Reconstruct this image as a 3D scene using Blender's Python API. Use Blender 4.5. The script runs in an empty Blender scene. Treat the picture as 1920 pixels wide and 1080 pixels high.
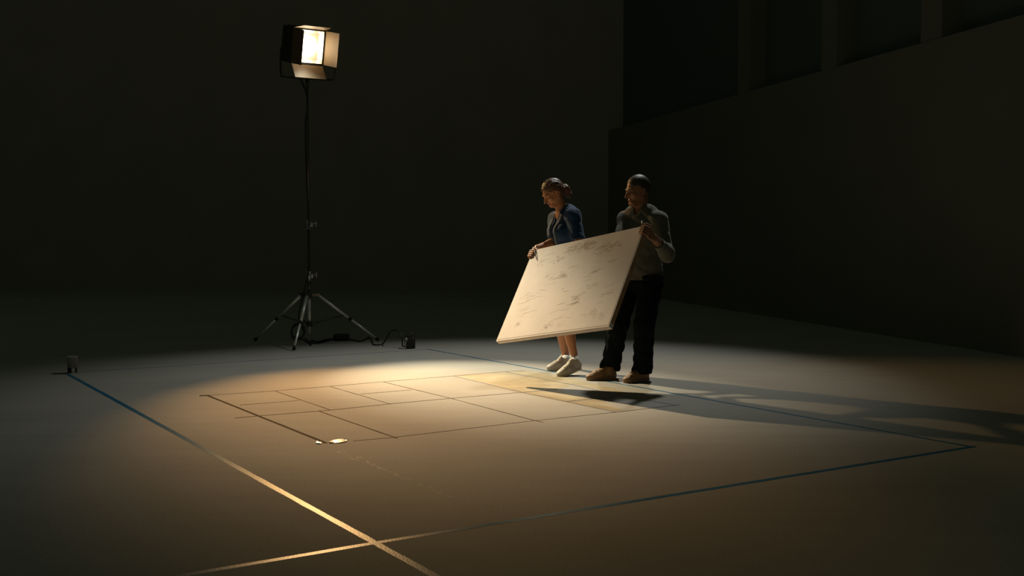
import bpy, bmesh, math, random
import numpy as np
from mathutils import Vector, Matrix
C = bpy.context.scene.collection
SC = bpy.context.scene
random.seed(4)

# ------------------------------------------------------------------ camera
FOC, PITCH, H = 2105.0, math.atan(105/2105.0), 1.25
cam = bpy.data.objects.new('camera', bpy.data.cameras.new('camera')); C.objects.link(cam)
cam.location = (0, 0, H); cam.rotation_euler = (math.pi/2-PITCH, 0, 0)
cam.data.sensor_width = 36; cam.data.lens = FOC*36/1920; cam.data.clip_end = 200
SC.camera = cam
# ------------------------------------------------------------------ world, exposure
w = bpy.data.worlds.new('world'); SC.world = w; w.use_nodes = True
bg = w.node_tree.nodes['Background']
bg.inputs[0].default_value = (0.79, 1.0, 0.69, 1); bg.inputs[1].default_value = 0.035
vs = SC.view_settings
vs.view_transform = 'Standard'; vs.look = 'None'; vs.gamma = 1; vs.use_curve_mapping = False; vs.exposure = 0.0

F_ = np.array([0, math.cos(PITCH), -math.sin(PITCH)]); U_ = np.array([0, math.sin(PITCH), math.cos(PITCH)])
def ray(px, py):
    r = F_+np.array([1., 0, 0])*(px-960)/FOC-U_*(py-540)/FOC
    return r/r[1]
def P(px, py, d):            # point at distance d straight ahead of the camera
    return np.array([0, 0, H])+ray(px, py)*d
def G(px, py):               # point on the floor
    r = ray(px, py); return np.array([0, 0, H])-r*(H/r[2])
def nrm(v): v = np.asarray(v, float); return v/np.linalg.norm(v)

# ------------------------------------------------------------------ lights
LENS = P(577, 87, 12.22)
def spot(name, loc, aim, col, energy, size, blend, radius):
    l = bpy.data.lights.new(name, 'SPOT'); o = bpy.data.objects.new(name, l); C.objects.link(o)
    l.color = col; l.energy = energy; l.spot_size = math.radians(size); l.spot_blend = blend; l.shadow_soft_size = radius
    o.location = loc
    o.rotation_euler = (Vector(aim)-Vector(loc)).to_track_quat('-Z', 'Y').to_euler()
    return o
# the overhead stage lamp, high behind on the right, cool and soft
def rgbw(c, k=12.566): m = max(c); return tuple(q/m for q in c), m*k
c_, e_ = rgbw((90, 92, 85)); cool = spot('overhead_light', (2.4, 13.2, 7.5), (-0.05, 9.70, 0), c_, e_, 51.0, 1.0, 0.20)
# the stage lamp's beam: hot core, warm body, wide weak spill
LA = LENS+nrm([.55, -.85, -.6])*0.10
beams = []
for nm_, rgb_, aim_, sz_ in (('lamp_core', (150, 133, 92), (-0.20, 9.41, 0), 39.6), ('lamp_body', (120, 65, 22), (-0.92, 8.40, 0), 45.5), ('lamp_side', (25, 15, 5.5), (4.0, 8.0, 0), 52.0), ('lamp_spill', (1.6, 1.8, 1.8), (-1.0, 9.3, 0), 118.0)):
    c_, e_ = rgbw(rgb_); beams.append(spot(nm_, tuple(LA), aim_, c_, e_, sz_, 1.0, 0.05))

# ------------------------------------------------------------------ materials
def mat(name, col, rough=.6, metal=0, spec=.5, noise=0, nscale=20, bump=0, bscale=200, emit=None, estr=0, sheen=0, sss=0):
    m = bpy.data.materials.new(name); m.use_nodes = True
    nt = m.node_tree; b = nt.nodes['Principled BSDF']
    b.inputs['Base Color'].default_value = (*col, 1); b.inputs['Roughness'].default_value = rough
    b.inputs['Metallic'].default_value = metal; b.inputs['Specular IOR Level'].default_value = spec
    if sheen: b.inputs['Sheen Weight'].default_value = sheen
    if emit: b.inputs['Emission Color'].default_value = (*emit, 1); b.inputs['Emission Strength'].default_value = estr
    tc = nt.nodes.new('ShaderNodeTexCoord')
    if noise:
        n = nt.nodes.new('ShaderNodeTexNoise'); n.inputs['Scale'].default_value = nscale; n.inputs['Detail'].default_value = 5
        nt.links.new(tc.outputs['Object'], n.inputs['Vector'])
        r = nt.nodes.new('ShaderNodeValToRGB'); r.color_ramp.elements[0].position = .3; r.color_ramp.elements[1].position = .7
        r.color_ramp.elements[0].color = (*[c*(1-noise) for c in col], 1); r.color_ramp.elements[1].color = (*[min(1, c*(1+noise)) for c in col], 1)
        nt.links.new(n.outputs['Fac'], r.inputs[0]); nt.links.new(r.outputs[0], b.inputs['Base Color'])
    if bump:
        n = nt.nodes.new('ShaderNodeTexNoise'); n.inputs['Scale'].default_value = bscale; n.inputs['Detail'].default_value = 3
        nt.links.new(tc.outputs['Object'], n.inputs['Vector'])
        bp = nt.nodes.new('ShaderNodeBump'); bp.inputs['Strength'].default_value = bump; bp.inputs['Distance'].default_value = .003
        nt.links.new(n.outputs['Fac'], bp.inputs['Height']); nt.links.new(bp.outputs[0], b.inputs['Normal'])
    return m
M = dict(
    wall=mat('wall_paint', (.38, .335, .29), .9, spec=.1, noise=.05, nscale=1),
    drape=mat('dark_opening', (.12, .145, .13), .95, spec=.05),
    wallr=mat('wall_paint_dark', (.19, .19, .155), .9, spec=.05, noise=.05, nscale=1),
    blue=mat('blue_tape', (.008, .125, .24), .33, spec=.5, noise=.25, nscale=14, bump=.25, bscale=120),
    dark=mat('brown_tape', (.05, .034, .022), .85, spec=.05, noise=.3, nscale=12),
    bluechalk=mat('blue_chalk', (.12, .12, .175), .8, spec=.2, noise=.3, nscale=15),
    brown=mat('brown_chalk', (.085, .055, .03), .9, spec=.05, noise=.35, nscale=12),
    faint=mat('faint_chalk', (.20, .15, .10), .9, spec=.1, noise=.4, nscale=25),
    ochre=mat('ochre_light_tint', (.335, .285, .195), .75, spec=.2, noise=.18, nscale=4),  # colour stands in for yellowish light on the grid cells
    scuff=mat('scuff', (.50, .46, .40), .7, spec=.2, noise=.3, nscale=30),
    white=mat('white_tape', (.85, .85, .82), .30, spec=.8),
    chrome=mat('brushed_metal', (.86, .85, .82), .38, metal=.5, noise=.05, nscale=60),
    dmetal=mat('dark_metal', (.10, .10, .10), .35, metal=.7),
    black=mat('black_plastic', (.014, .014, .013), .45),
    rubber=mat('rubber', (.012, .012, .012), .8),
    cable=mat('cable_rubber', (.012, .012, .012), .55),
    housing=mat('lamp_housing', (.03, .03, .028), .5, metal=.3, bump=.1),
    door=mat('barn_door_metal', (.22, .14, .065), .55, metal=.3, noise=.08, nscale=8),
    inner=mat('reflector', (.7, .68, .62), .3, metal=.7),
    lens=mat('lamp_lens', (.35, .30, .2), .4, emit=(1, .78, .42), estr=.75),
    tube=mat('lamp_bulb', (1, 1, 1), .2, emit=(1, .84, .58), estr=9),
    canvas=mat('board_surface', (.59, .54, .515), .75, spec=.2, noise=.05, nscale=5, bump=.15, bscale=90),
    wood=mat('board_wood', (.36, .22, .12), .6, spec=.3, noise=.25, nscale=12),
    sketch=mat('sketch_pencil', (.45, .385, .345), .9, spec=.1),
    groove=mat('board_groove', (.25, .21, .18), .8),
    skinw=mat('skin_light', (.45, .205, .105), .5, spec=.4, noise=.06, nscale=25),
    skinm=mat('skin_tan', (.28, .13, .072), .5, spec=.4, noise=.06, nscale=25),
    lip=mat('lips', (.36, .11, .075), .45),
    hairw=mat('hair_brown', (.13, .060, .026), .42, spec=.6, noise=.4, nscale=60, bump=.5, bscale=150),
    hairm=mat('hair_dark', (.035, .027, .022), .5, spec=.5, noise=.3, nscale=80, bump=.4, bscale=180),
    eye=mat('eye_dark', (.02, .015, .012), .2),
    navy=mat('navy_shirt', (.009, .040, .11), .75, spec=.25, noise=.15, nscale=30, bump=.2, bscale=400, sheen=.15),
    placket=mat('shirt_placket', (.075, .09, .115), .8, spec=.2, noise=.15, nscale=40),
    grey=mat('grey_shirt', (.098, .098, .076), .85, spec=.2, noise=.12, nscale=30, bump=.3, bscale=300, sheen=.2),
    trouser=mat('dark_trousers', (.007, .010, .011), .95, spec=.04, noise=.2, nscale=30),
    shorts=mat('dark_shorts', (.02, .024, .035), .9, spec=.15),
    sneaker=mat('sneaker_leather', (.47, .42, .36), .6, noise=.06, nscale=20),
    ssole=mat('sneaker_sole', (.50, .42, .31), .6),
    sock=mat('sock_cotton', (.75, .76, .76), .9, spec=.1),
    tan=mat('tan_leather', (.23, .125, .048), .55, spec=.4, noise=.12, nscale=15),
    tsole=mat('shoe_sole', (.21, .13, .065), .6),
    lace=mat('lace', (.66, .58, .46), .8),
    stripe=mat('shoe_stripe', (.22, .17, .18), .7),
    grey_cup=mat('marker_paint', (.34, .32, .28), .7, noise=.08, nscale=20),
    silver=mat('silver_fitting', (.5, .5, .5), .3, metal=.8),
    pencil=mat('pencil_wood', (.20, .11, .05), .6),
    pale=mat('pale_plastic', (.5, .48, .45), .4),
)
def floor_mat():
    m = bpy.data.materials.new('studio_floor'); m.use_nodes = True; nt = m.node_tree; b = nt.nodes['Principled BSDF']
    tc = nt.nodes.new('ShaderNodeTexCoord')
    def no(s, d=4, st=None):
        n = nt.nodes.new('ShaderNodeTexNoise'); n.inputs['Scale'].default_value = s; n.inputs['Detail'].default_value = d
        if st:
            mp = nt.nodes.new('ShaderNodeMapping'); mp.inputs['Scale'].default_value = st; mp.inputs['Rotation'].default_value = (0, 0, .6)
            nt.links.new(tc.outputs['Object'], mp.inputs[0]); nt.links.new(mp.outputs[0], n.inputs['Vector'])
        else: nt.links.new(tc.outputs['Object'], n.inputs['Vector'])
        return n
    def ramp(n, a, c0, c, c1):
        r = nt.nodes.new('ShaderNodeValToRGB'); e = r.color_ramp.elements
        e[0].position = a; e[0].color = (c0, c0, c0, 1); e[1].position = c; e[1].color = (c1, c1, c1, 1)
        nt.links.new(n.outputs['Fac'], r.inputs[0]); return r
    def mul(x, y):
        q = nt.nodes.new('ShaderNodeMix'); q.data_type = 'RGBA'; q.blend_type = 'MULTIPLY'; q.inputs[0].default_value = 1
        nt.links.new(x, q.inputs[6]); nt.links.new(y, q.inputs[7]); return q.outputs[2]
    base = nt.nodes.new('ShaderNodeRGB'); base.outputs[0].default_value = (.335, .315, .285, 1)
    c = mul(base.outputs[0], ramp(no(.9), .3, .93, .7, 1.05).outputs[0])
    c = mul(c, ramp(no(90, 2), .3, .90, .7, 1.10).outputs[0])
    c = mul(c, ramp(no(1, 5, (1.2, 7, 1)), .25, .95, .75, 1.04).outputs[0])
    nt.links.new(c, b.inputs['Base Color'])
    b.inputs['Roughness'].default_value = .8; b.inputs['Specular IOR Level'].default_value = .06
    bp = nt.nodes.new('ShaderNodeBump'); bp.inputs['Strength'].default_value = .25; bp.inputs['Distance'].default_value = .003
    nt.links.new(no(70, 4).outputs['Fac'], bp.inputs['Height']); nt.links.new(bp.outputs[0], b.inputs['Normal'])
    return m
M['floor'] = floor_mat()

# ------------------------------------------------------------------ object helpers
def tag(o, label=None, cat=None, group=None, kind=None):
    if label: o['label'] = label
    if cat: o['category'] = cat
    if group: o['group'] = group
    if kind: o['kind'] = kind
    return o
def thing(name, label, cat, loc, group=None):
    o = bpy.data.objects.new(name, None); C.objects.link(o); o.location = tuple(loc); o.empty_display_size = .05
    return tag(o, label, cat, group)
def link(name, me, m, parent=None, smooth=False, origin=None):
    """mesh data is given in world coordinates; the origin goes to the parent's base"""
    mats = m if isinstance(m, (list, tuple)) else [m]
    for q in mats: me.materials.append(M[q])
    o = bpy.data.objects.new(name, me); C.objects.link(o)
    if smooth: me.polygons.foreach_set('use_smooth', [True]*len(me.polygons))
    wl = Vector((0, 0, 0)); p = parent
    while p is not None: wl += p.location; p = p.parent
    org = Vector(origin) if origin is not None else (Vector(wl) if parent else Vector((0, 0, 0)))
    me.transform(Matrix.Translation(-org)); o.location = org-wl if parent else org
    if parent: o.parent = parent
    return o
def bmo(name, bm, m, parent=None, smooth=False, origin=None):
    me = bpy.data.meshes.new(name); bmesh.ops.recalc_face_normals(bm, faces=bm.faces); bm.to_mesh(me); bm.free()
    return link(name, me, m, parent, smooth, origin)
def box(bm, c, s, R=None, bevel=0):
    r = bmesh.ops.create_cube(bm, size=1); v = r['verts']
    Mx = Matrix.Translation(Vector(c)) @ (Matrix(R).to_4x4() if R is not None else Matrix.Identity(4)) @ Matrix.Diagonal((*s, 1))
    bmesh.ops.transform(bm, matrix=Mx, verts=v)
    if bevel:
        es = list({e for q in v for e in q.link_edges}); bmesh.ops.bevel(bm, geom=es, offset=bevel, segments=2, affect='EDGES', profile=.5)
def frame_from(d, up=(0, 0, 1)):
    d = nrm(d); up = np.asarray(up, float)
    if abs(d@up) > .95: up = np.array([1., 0, 0])
    x = nrm(np.cross(up, d)); y = np.cross(d, x); return x, y, d
def tube(bm, pts, rad, n=10, cap=True):
    pts = [np.asarray(p, float) for p in pts]; rad = rad if isinstance(rad, (list, tuple)) else [rad]*len(pts)
    x, y, _ = frame_from(pts[1]-pts[0]); rings = []
    for i, p in enumerate(pts):
        t = nrm(pts[min(i+1, len(pts)-1)]-pts[max(i-1, 0)])
        x = nrm(x-t*(x@t)); y = np.cross(t, x)
        rings.append([bm.verts.new(tuple(p+rad[i]*(math.cos(a)*x+math.sin(a)*y))) for a in np.linspace(0, 2*math.pi, n, endpoint=False)])
    for a, b in zip(rings, rings[1:]):
        for k in range(n): bm.faces.new((a[k], a[(k+1) % n], b[(k+1) % n], b[k]))
    if cap: bm.faces.new(rings[0][::-1]); bm.faces.new(rings[-1])
def spline(ps, sub=8):
    ps = [np.asarray(p, float) for p in ps]; q = [2*ps[0]-ps[1]]+ps+[2*ps[-1]-ps[-2]]; out = []
    for i in range(1, len(q)-2):
        for k in range(sub):
            t = k/sub; a, b, c, d = q[i-1:i+3]
            out.append(.5*((2*b)+(c-a)*t+(2*a-5*b+4*c-d)*t*t+(-a+3*b-3*c+d)*t**3))
    out.append(ps[-1]); return out
def tubeo(name, pts, rad, m, parent=None, n=12, origin=None):
    bm = bmesh.new(); tube(bm, pts, rad, n); return bmo(name, bm, m, parent, True, origin)
def lathe(bm, c, prof, n=32):
    rings = [[bm.verts.new((c[0]+r*math.cos(a), c[1]+r*math.sin(a), c[2]+z)) for a in np.linspace(0, 2*math.pi, n, endpoint=False)] for r, z in prof]
    for a, b in zip(rings, rings[1:]):
        for k in range(n): bm.faces.new((a[k], a[(k+1) % n], b[(k+1) % n], b[k]))
    bm.faces.new(rings[0][::-1]); bm.faces.new(rings[-1])

# ------------------------------------------------------------------ the setting
bm = bmesh.new(); box(bm, (-2, 12, -.05), (40, 34, .1)); tag(bmo('floor', bm, 'floor'), kind='structure')
WC, WE = np.array([2.05, 24.]), np.array([7.6, .5])
bm = bmesh.new(); box(bm, (-9.4, 24.2, 5), (24.4, .4, 10)); tag(bmo('wall_back', bm, 'wall'), kind='structure')
bm = bmesh.new(); box(bm, (-17, 12, 5), (.4, 24, 10)); tag(bmo('wall_left', bm, 'wall'), kind='structure')
d_ = WE-WC; L_ = np.linalg.norm(d_); ang = math.atan2(d_[1], d_[0]); mid = (WC+WE)/2; nn = np.array([-d_[1], d_[0]])/L_
if nn[0] < 0: nn = -nn
Rz = Matrix.Rotation(ang, 3, 'Z')
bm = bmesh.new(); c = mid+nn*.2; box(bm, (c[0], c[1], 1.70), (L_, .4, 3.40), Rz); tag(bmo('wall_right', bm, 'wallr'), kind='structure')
bm = bmesh.new(); c = mid+nn*.45; box(bm, (c[0]-d_[0]/L_*1, c[1]-d_[1]/L_*1, 6.7), (L_+4, .3, 6.6), Rz); tag(bmo('wall_right_upper', bm, 'drape'), kind='structure')
for i, px in enumerate((1388, 1546, 1735)):      # piers between the dark upper openings
    rx = (px-960)/FOC; t = (WC[0]-rx*WC[1])/(rx*d_[1]-d_[0]); q = WC+d_*t+nn*.16
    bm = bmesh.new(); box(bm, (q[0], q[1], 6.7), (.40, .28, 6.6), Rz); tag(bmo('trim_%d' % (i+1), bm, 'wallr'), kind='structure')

# ------------------------------------------------------------------ tape and chalk lines on the floor, painted light and shadow pieces
zlev = [0]
def strip(name, pts, wd, m, label, cat, group=None, jit=.0015, rise=None, tilt=0, taper=False):
    pts = [np.asarray(G(*p)) for p in pts]; zlev[0] += 1; zt = .0005+.00006*zlev[0]
    bm = bmesh.new(); rows = []
    path = []
    for a, b in zip(pts, pts[1:]):
        n = max(2, int(np.linalg.norm(b-a)/(.02 if taper else .12)))
        path += [a+(b-a)*k/n for k in range(n)]
    path.append(pts[-1]); c0 = path[0].copy()
    for i, p in enumerate(path):
        t = nrm(path[min(i+1, len(path)-1)]-path[max(0, i-1)]); s = np.array([-t[1], t[0], 0])
        w2 = wd/2*(max(.12, math.sin(math.pi*i/(len(path)-1))**.6) if taper else 1)
        a = p+s*(w2+random.uniform(-jit, jit)); b = p-s*(w2+random.uniform(-jit, jit)); zz = zt+(rise(i/(len(path)-1)) if rise else 0)
        rows.append([bm.verts.new((q[0], q[1], z)) for q, z in ((a, .0002+zz-zt+tilt), (a, zz+tilt), (b, zz), (b, .0002+zz-zt))])
    for a, b in zip(rows, rows[1:]):
        for k in range(4): bm.faces.new((a[k], a[(k+1) % 4], b[(k+1) % 4], b[k]))
    bm.faces.new(rows[0]); bm.faces.new(rows[-1][::-1])
    return tag(bmo(name, bm, m, None, False, tuple(c0)), label, cat, group)
BT, g1 = 'floor tape', 'blue tape strips of the large rectangle'
strip('tape_or_shadow_line', [(126, 701), (703, 1018), (830, 1088)], .036, 'blue', 'long blue tape line running from the small marker at left down across the foreground', BT, g1)
strip('tape_or_shadow_line', [(300, 1086), (703, 1018), (1828, 837)], .036, 'blue', 'blue tape line across the foreground up to the right corner of the big rectangle', BT, g1)
strip('tape_or_shadow_line', [(146, 698), (800, 655), (812, 656)], .016, 'blue', 'thin far tape line passing in front of the light stand and black box', BT, g1)
strip('tape_or_shadow_line', [(800, 654.5), (1822, 838)], .026, 'blue', 'blue tape line running behind the two people and out to the right corner', BT, g1)
CH, g2 = 'floor line', 'dark layout lines of the inner grid'
strip('layout_line', [(390, 742), (612, 831)], .022, 'dark', 'thick dark line forming the left side of the inner grid', CH, g2)
strip('layout_line', [(374, 742), (392, 741.5)], .05, 'dark', 'short black tab sticking out past the far left corner of the inner grid', CH, g2)
strip('layout_line', [(390, 741.5), (515, 733), (618, 724.5), (718, 716), (850, 705), (946, 697), (983, 695)], .012, 'brown', 'far long side line of the inner grid, ending behind the sneakers', CH, g2)
strip('layout_line', [(440, 784), (484, 780), (620, 769), (735, 757), (845, 747), (980, 735.5), (1046, 730)], .014, 'brown', 'long line through the middle of the inner grid with its left end overshooting', CH, g2)
strip('layout_line', [(662, 827), (740, 820), (1000, 789), (1155, 773), (1275, 759)], .009, 'brown', 'near long side line of the inner grid, from the white tape scrap to the right', CH, g2)
strip('layout_line', [(515, 733), (620, 769)], .008, 'brown', 'first short cross line of the far row, nearest the left side', CH, g2)
strip('layout_line', [(618, 724.5), (733, 758)], .008, 'brown', 'second short cross line from the left in the far row', CH, g2)
strip('layout_line', [(718, 716), (845, 747), (1000, 788), (1018, 792)], .009, 'brown', 'full depth cross line in the middle of the inner grid, overshooting the near side', CH, g2)
strip('layout_line', [(850, 705), (980, 736), (1062, 753), (1155, 773)], .009, 'bluechalk', 'bluish full depth cross line left of the ochre tinted cells', CH, g2)
strip('layout_line', [(946, 697), (1077, 722), (1150, 739.5), (1268, 760)], .010, 'bluechalk', 'bluish line closing the right side of the inner grid under the board shadow', CH, g2)
strip('layout_line', [(598, 771), (745, 822)], .009, 'brown', 'short cross line in the near row closest to the white tape scrap', CH, g2)
strip('layout_line', [(450, 759.5), (562, 751)], .012, 'faint', 'faint thin line dividing the leftmost far cell', CH, 'faint dividing lines in the grid')
strip('layout_line', [(676, 739), (772, 731)], .012, 'faint', 'faint thin line dividing the third far cell from the left', CH, 'faint dividing lines in the grid')
strip('layout_line', [(1062, 753), (1152, 744)], .011, 'bluechalk', 'short bluish line dividing the right end cells near the shadow', CH, 'faint dividing lines in the grid')
strip('tape_or_shadow_line', [(98, 701), (128, 701)], .06, 'rubber', 'shadow of the small round marker, painted as a short black strip', BT)  # no tape: the marker's cast shadow, painted as a black strip
def patch(px, label):  # yellowish light on the grid cells, painted as thin ochre sheets
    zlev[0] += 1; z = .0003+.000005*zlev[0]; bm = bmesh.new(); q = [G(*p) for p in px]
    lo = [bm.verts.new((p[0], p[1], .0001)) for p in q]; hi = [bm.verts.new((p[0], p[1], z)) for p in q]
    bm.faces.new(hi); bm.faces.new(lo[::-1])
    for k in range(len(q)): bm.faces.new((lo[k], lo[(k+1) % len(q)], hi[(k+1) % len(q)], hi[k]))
    tag(bmo('light_patch', bm, 'ochre', None, False, tuple(q[0])), label, 'floor patch', 'ochre light painted on cells of the grid')
patch([(851, 705.3), (945, 697.3), (1072, 721.6), (1040, 730.5), (981, 735.6)], 'ochre light painted on the large cell at the far right of the inner grid')
patch([(949, 697), (983, 695), (1070, 709), (1150, 728), (1185, 741), (1078, 722)], 'narrow strip of ochre light painted on the floor in front of the shoes')
patch([(986, 736.4), (1046, 731), (1110, 748), (1063, 752.5)], 'ochre light painted on the small cell right of the bluish cross line')
patch([(1066, 753.6), (1120, 748.6), (1165, 767), (1154, 772)], 'ochre light painted on the smallest cell at the near right end of the grid')
strip('tape_scrap', [(593, 832.5), (604, 831)], .05, 'white', 'tiny white tape scrap left of the grid corner', 'tape scrap', rise=lambda t: .004*math.sin(3*t), tilt=.0065, taper=True)
strip('tape_scrap', [(617, 831.3), (634, 829.5), (652, 827)], .055, 'white', 'longer shiny white tape scrap right of the near grid corner', 'tape scrap', rise=lambda t: .004*math.sin(2.6*t), tilt=.0080, taper=True)
def scuffs():
    bm = bmesh.new(); a, b = G(628, 842), G(845, 933); t = nrm(b-a); s = np.array([-t[1], t[0], 0]); L = np.linalg.norm(b-a)
    for i in range(120):
        u = random.random()**.8; off = random.gauss(0, .016)*(1.6 if u < .3 else .6); ln = random.uniform(.02, .09); wd = random.uniform(.0008, .003)*(1.2-u*.5)
        c = a+t*(u*L)+s*off; dr = nrm(t+s*random.gauss(0, .06)); sd = np.array([-dr[1], dr[0], 0]); z = .0003
        q = [c-dr*ln/2, c+sd*wd, c+dr*ln/2, c-sd*wd]
        lo = [bm.verts.new((p[0], p[1], .0002)) for p in q]; hi = [bm.verts.new((p[0], p[1], z)) for p in q]
        bm.faces.new(hi); bm.faces.new(lo[::-1])
        for k in range(4): bm.faces.new((lo[k], lo[(k+1) % 4], hi[(k+1) % 4], hi[k]))
    tag(bmo('scuff_mark', bm, 'scuff', None, False, tuple(a)), 'faint pale scuff trail running forward from the white tape scraps', 'scuff mark')
scuffs()

# ------------------------------------------------------------------ small round marker at the left corner
mc = G(136, 698.5)
t = thing('floor_marker', 'small grey cylindrical marker on dark feet at the left corner of the blue rectangle', 'marker', mc)
bm = bmesh.new(); lathe(bm, mc, [(.040, .045), (.044, .047), (.044, .134), (.046, .136), (.046, .144), (.041, .146), (.039, .138)]); bmo('cup', bm, 'grey_cup', t, True)
for a0 in (2.6, 4.0, 5.75):
    bm = bmesh.new(); n = 8; span = .9 if a0 < 5 else .55; rr = []
    for k in range(n+1):
        a = a0+span*k/n; rr.append([bm.verts.new((mc[0]+r*math.cos(a), mc[1]+r*math.sin(a), z)) for r, z in ((.034, 0), (.042, 0), (.042, .047), (.034, .047))])
    for p, q in zip(rr, rr[1:]):
        for k in range(4): bm.faces.new((p[k], p[(k+1) % 4], q[(k+1) % 4], q[k]))
    bm.faces.new(rr[0]); bm.faces.new(rr[-1][::-1]); bmo('foot', bm, 'black', t)

# ------------------------------------------------------------------ light stand
base = np.array([-2.262, 12.5, 0])
def zat(py, d=12.5): return P(960, py, d)[2]
st = thing('light_stand', 'tall metal tripod light stand holding the glowing studio lamp', 'light stand', base)
hub = base+[0, 0, zat(553)]
def vt(name, z0, z1, r, m, par=st): return tubeo(name, [base+[0, 0, z0], base+[0, 0, z1]], r, m, par, 16)
low = zat(607)
vt('column', zat(626), hub[2]-.02, .018, 'chrome')
vt('pole', hub[2]-.02, zat(517), .017, 'dmetal'); vt('pole', zat(517)-.04, zat(420), .0145, 'dmetal'); vt('pole', zat(420)-.04, zat(150), .0115, 'dmetal')
for py in (517, 421):
    z = zat(py); bm = bmesh.new(); tube(bm, [base+[0, 0, z-.06], base+[0, 0, z+.05]], .026, 16); box(bm, base+[.03, -.01, z], (.04, .03, .05), bevel=.004); c_ = bmo('collar', bm, 'silver', st, True)
    bm = bmesh.new(); tube(bm, [base+[.045, -.01, z+.01], base+[.075, -.01, z+.01]], .008, 10); box(bm, base+[.085, -.01, z+.01], (.015, .02, .06), bevel=.005); bmo('knob', bm, 'silver', st)
bm = bmesh.new(); tube(bm, [hub-[0, 0, .03], hub+[0, 0, .03]], .034, 18); hubo = bmo('hub', bm, 'dmetal', st, True)
bm = bmesh.new(); tube(bm, [base+[0, 0, low-.03], base+[0, 0, low+.03]], .030, 18); box(bm, base+[.045, -.02, low+.005], (.06, .03, .045), bevel=.005); bmo('collar', bm, 'dmetal', st, True)
feet = [G(478, 641), G(710, 641), G(551, 658)]
for i, f in enumerate(feet):
    f = f+[0, 0, .02]; dr = f-base; dr[2] = 0; dr = nrm(dr); top = hub+dr*.10+[0, 0, -.005]
    m1 = top+(f-top)*.52
    bm = bmesh.new(); box(bm, hub+dr*.065, (.11, .03, .045), Matrix.Rotation(math.atan2(dr[1], dr[0]), 3, 'Z'), .006); bmo('leg_bracket', bm, 'dmetal', st)
    lg = tubeo('leg', [top, m1], .0165, 'chrome', st, 14)
    tubeo('lower_tube', [m1, top+(f-top)*.985], .0125, 'chrome', lg, 14)
    tubeo('leg_joint', [m1-(f-top)*.02, m1+(f-top)*.02], .0195, 'rubber', lg, 14)
    tubeo('rubber_foot', [f-(f-top)*.05, f], [.016, .019], 'rubber', lg, 14)
    tubeo('brace', [base+[0, 0, low]+dr*.03, top+(f-top)*.44], .0065, 'dmetal', st, 8)

# ------------------------------------------------------------------ studio lamp
yaw, pit = math.radians(34), math.radians(13)      # turned right of the room's length axis, tilted down
ax = np.array([math.sin(yaw)*math.cos(pit), -math.cos(yaw)*math.cos(pit), -math.sin(pit)])   # beam axis
rx_ = nrm(np.cross(ax, [0, 0, 1])); rx_ = -rx_ if rx_[0] < 0 else rx_; uy_ = nrm(np.cross(rx_, ax)); uy_ = -uy_ if uy_[2] < 0 else uy_
def LP(x, y, z): return LENS+rx_*x+uy_*y+ax*z       # lamp coordinates: right, up, forward of the lens
RL = np.array([rx_, uy_, ax]).T
lamp = thing('studio_lamp', 'glowing studio spotlight with open barn doors on top of the tall stand', 'studio lamp', base+[0, 0, zat(152)])
for k_ in beams: k_.parent = lamp; k_.location = k_.location-lamp.location
hs = .184
def quadbox(bm, pts, th, nv):        # slab from 4 corners
    nv = nrm(nv)*th; lo = [bm.verts.new(tuple(p)) for p in pts]; hi = [bm.verts.new(tuple(p+nv)) for p in pts]
    bm.faces.new(lo[::-1]); bm.faces.new(hi)
    for k in range(4): bm.faces.new((lo[k], lo[(k+1) % 4], hi[(k+1) % 4], hi[k]))
bm = bmesh.new()       # housing: open box with walls
for sx, sy in ((1, 0), (-1, 0), (0, 1), (0, -1)):
    a = [LP(*(v)) for v in ([sx*hs, -hs, -.26], [sx*hs, hs, -.26], [sx*hs, hs, .02], [sx*hs, -hs, .02])] if sx else [LP(*(v)) for v in ([-hs, sy*hs, -.26], [hs, sy*hs, -.26], [hs, sy*hs, .02], [-hs, sy*hs, .02])]
    quadbox(bm, a, .008, rx_*sx+uy_*sy)
quadbox(bm, [LP(-hs, -hs, -.26), LP(hs, -hs, -.26), LP(hs, hs, -.26), LP(-hs, hs, -.26)], .01, -ax)
box(bm, LP(0, .03, -.31), (.22, .26, .10), RL, .01)
for k in range(5): box(bm, LP(-.14+.07*k, hs+.012, -.13), (.02, .012, .2), RL)
bmo('housing', bm, 'housing', lamp)
bm = bmesh.new()       # square inner bezel
for sx, sy in ((1, 0), (-1, 0), (0, 1), (0, -1)):
    if sx: a = [LP(sx*.14, -.14, -.05), LP(sx*.14, .14, -.05), LP(sx*.172, .172, .015), LP(sx*.172, -.172, .015)]
    else: a = [LP(-.14, sy*.14, -.05), LP(.14, sy*.14, -.05), LP(.172, sy*.172, .015), LP(-.172, sy*.172, .015)]
    quadbox(bm, a, .003, rx_*sx+uy_*sy)
bmo('bezel', bm, 'inner', lamp)
bm = bmesh.new(); quadbox(bm, [LP(-.145, -.145, -.06), LP(.145, -.145, -.06), LP(.145, .145, -.06), LP(-.145, .145, -.06)], .005, -ax); bmo('reflector', bm, 'lens', lamp)
bm = bmesh.new(); rr = []      # stepped bulging lens
for r, z in [(.125, -.055), (.123, -.03), (.11, -.012), (.09, .0), (.05, .006), (.002, .008)]:
    rr.append([bm.verts.new(tuple(LP(r*math.cos(a), r*math.sin(a), z))) for a in np.linspace(0, 2*math.pi, 36, endpoint=False)])
for a, b in zip(rr, rr[1:]):
    for k in range(36): bm.faces.new((a[k], a[(k+1) % 36], b[(k+1) % 36], b[k]))
bm.faces.new(rr[-1]); bmo('lens', bm, 'tube', lamp, True)
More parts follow.
